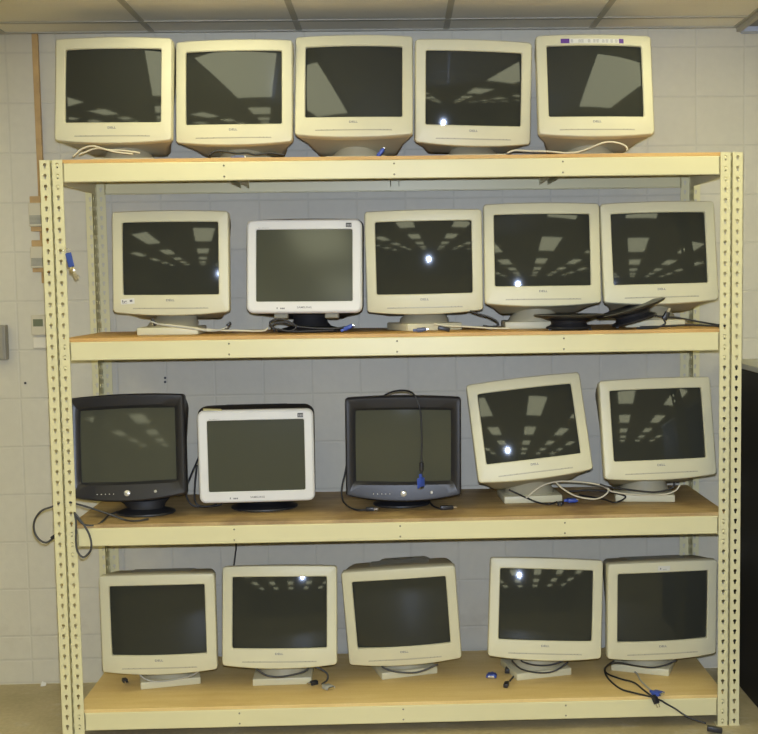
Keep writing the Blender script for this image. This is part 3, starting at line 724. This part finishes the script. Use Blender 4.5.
# lowest shelf
r, T = monitor(16,'beige',4,(.2849,.1733,.405),(.2,.3,-.1),"beige monitor at the left end of the lowest shelf",GB,(.290,.330),13.5,[('16a','grey')])
plug_black('power_plug', r, W2(T,(.119,.300,.128)), -60, 0, (.03,.018,.015))
r, T = monitor(17,'beige',4,(.7501,.1706,.425),(-.8,-7.6,.6),"beige monitor on the lowest shelf with black and pale plugs beside its base",GB,(.745,.322),1.5,[('17a','dark'),('17b','dark')])
plug_black('power_plug', r, W2(T,(.872,.218,.1285)), -150, 0, (.03,.02,.016))
plug_vga(r, W2(T,(.93,.165,.128)), -50, 0, 'grey_cable')
r, T = monitor(18,'beige',4,(1.2179,.1902,.4078),(-2.8,4.7,-3.3),"slightly crooked beige monitor in the middle of the lowest shelf",GB,(1.220,.382),16,[('18a','dark')])
r, T = monitor(19,'beige',4,(1.7774,.1741,.4313),(1.0,-8.6,3.0),"beige monitor on the lowest shelf with blue and black plugs left of its base",GB,(1.753,.332),14,[('19a','black'),('19b','black'),('19c','black')])
plug_black('power_plug', r, W2(T,(1.638,.310,.130)), 80, 0, (.04,.02,.018), False)
plug_black('power_plug', r, W2(T,(1.618,.145,.1285)), -105, 0, (.04,.018,.016), False)
plug_vga(r, W2(T,(1.570,.255,.128)), -100, 0, 'blue')
r, T = monitor(20,'beige',4,(2.2357,.1913,.4095),(5.8,1.1,.3),"beige monitor at the right end of the lowest shelf with cord hanging off the front",GB,(2.197,.352),-22,[('20a','black'),('20b','black'),('20c','grey'),('20d','black')],sticker20)
plug_vga(r, W2(T,(2.176,.008,.129)), -45, 0, 'blue')
plug_black('power_plug', r, W2(T,(2.162,-.013,.113)), -60, 55, (.034,.02,.016))
plug_black('power_plug', r, W2(T,(2.372,-.068,.014)), -12, 8, (.055,.024,.018), False)

# ---------------------------------------------------------------- loose things on the rack
def pedestal(loc, rot, label):
    e = empty('monitor_stand', loc, label, 'monitor stand', 'spare black stands')
    Rm = Euler([R(a) for a in rot]).to_matrix().to_4x4()
    MB().lathe([(.083,.004),(.086,.008),(.084,.012),(.070,.018),(.064,.026)], 44, Rm).build('foot_plate', M['black'], e, True, 35)
    MB().lathe([(.064,.025),(.068,.034),(.096,.044),(.128,.052),(.132,.056),(.126,.058),(.100,.053),(.06,.049)], 44, Rm).build('flared_dish', M['black'], e, True, 35)
    for x in (-.075, .075): MB().bbox(x-.005, x+.005, -.04, -.03, 0, .006, .001, Rm).build('foot', M['black'], e)
    return e
pedestal((1.860,.095,RACKROWS[2]+.0004), (0,0,0), 'flared black monitor stand standing before the beige monitor on the second shelf')
pedestal((2.105,.080,RACKROWS[2]+.026), (0,-16,0), 'black monitor stand lying tilted under the rightmost monitor of the second shelf')
e = empty('black_power_cord', (2.215,.045,RACKROWS[2]), 'black plug with two upright prongs beside the tilted black stand', 'power plug')
mt = Matrix.Translation((.0,0,.052)) @ Euler((0, R(-62), 0)).to_matrix().to_4x4()
o = MB().bbox(-.02,.012,-.010,.010,-.009,.009,.003,mt).build('plug', M['black'], e, True, 40)
MB().box(.011,.028,-.0065,-.005,-.003,.003,mt).box(.011,.028,.005,.0065,-.003,.003,mt).build('prong', M['brass'], o)
MB().tube([mt @ Vector((-.02,0,0)), (-.005,0,.02), (-.03,.002,.0075), (-.07,.0,.0045), (-.11,.01,.0045)], .0035).build('cord', M['black_cable'], e, True)

e = empty('hanging_cord', (CAB['hang'][0]), 'thin black cord hanging from under the third shelf at the left', 'cord')
pts = [Vector(p)-Vector(CAB['hang'][0]) for p in [(.551,.45,.7995)]+CAB['hang'][:-1]+[(.541,.43,.54)]]
MB().tube(pts, .0032).build('cord', M['black_cable'], e, True)

e = empty('key_ring', (.0425,-.004,1.812), 'keys with a blue tag hanging from the left post at the second shelf', 'keys')
mt = Matrix.Rotation(R(-12), 4, 'Y')
MB().bbox(-.009,.013,-.003,.002,-.060,-.008,.002,mt).build('tag', mat('blue_key_tag', (.03,.07,.30), .4), e)
rg = MB().tube([(.011*math.cos(a), -.002, -.002+.010*math.sin(a)) for a in [2*math.pi*i/14 for i in range(15)]], .0009, 6); rg.build('ring', M['metal'], e, True)
mt = Matrix.Translation((.013,-.004,-.060)) @ Matrix.Rotation(R(-24), 4, 'Y')
MB().tube([(.013,-.003,-.058),(.016,-.005,-.064),(.012,-.004,-.068),(.013,-.003,-.058)], .0009, 6).build('ring', M['metal'], e, True)
for a, yy in ((-26, -.006), (-38, -.009)):
    mt = Matrix.Translation((.013,yy,-.062)) @ Matrix.Rotation(R(a), 4, 'Y')
    MB().lathe([(.0085,-.0008),(.0095,0),(.0085,.0008)], 20, mt @ Matrix.Translation((0,0,-.010)) @ Matrix.Rotation(R(90),4,'X')).box(-.003,.003,-.0008,.0008,-.046,-.016,mt).box(.0,.005,-.0008,.0008,-.040,-.036,mt).build('key', M['brass'], e, True, 40)
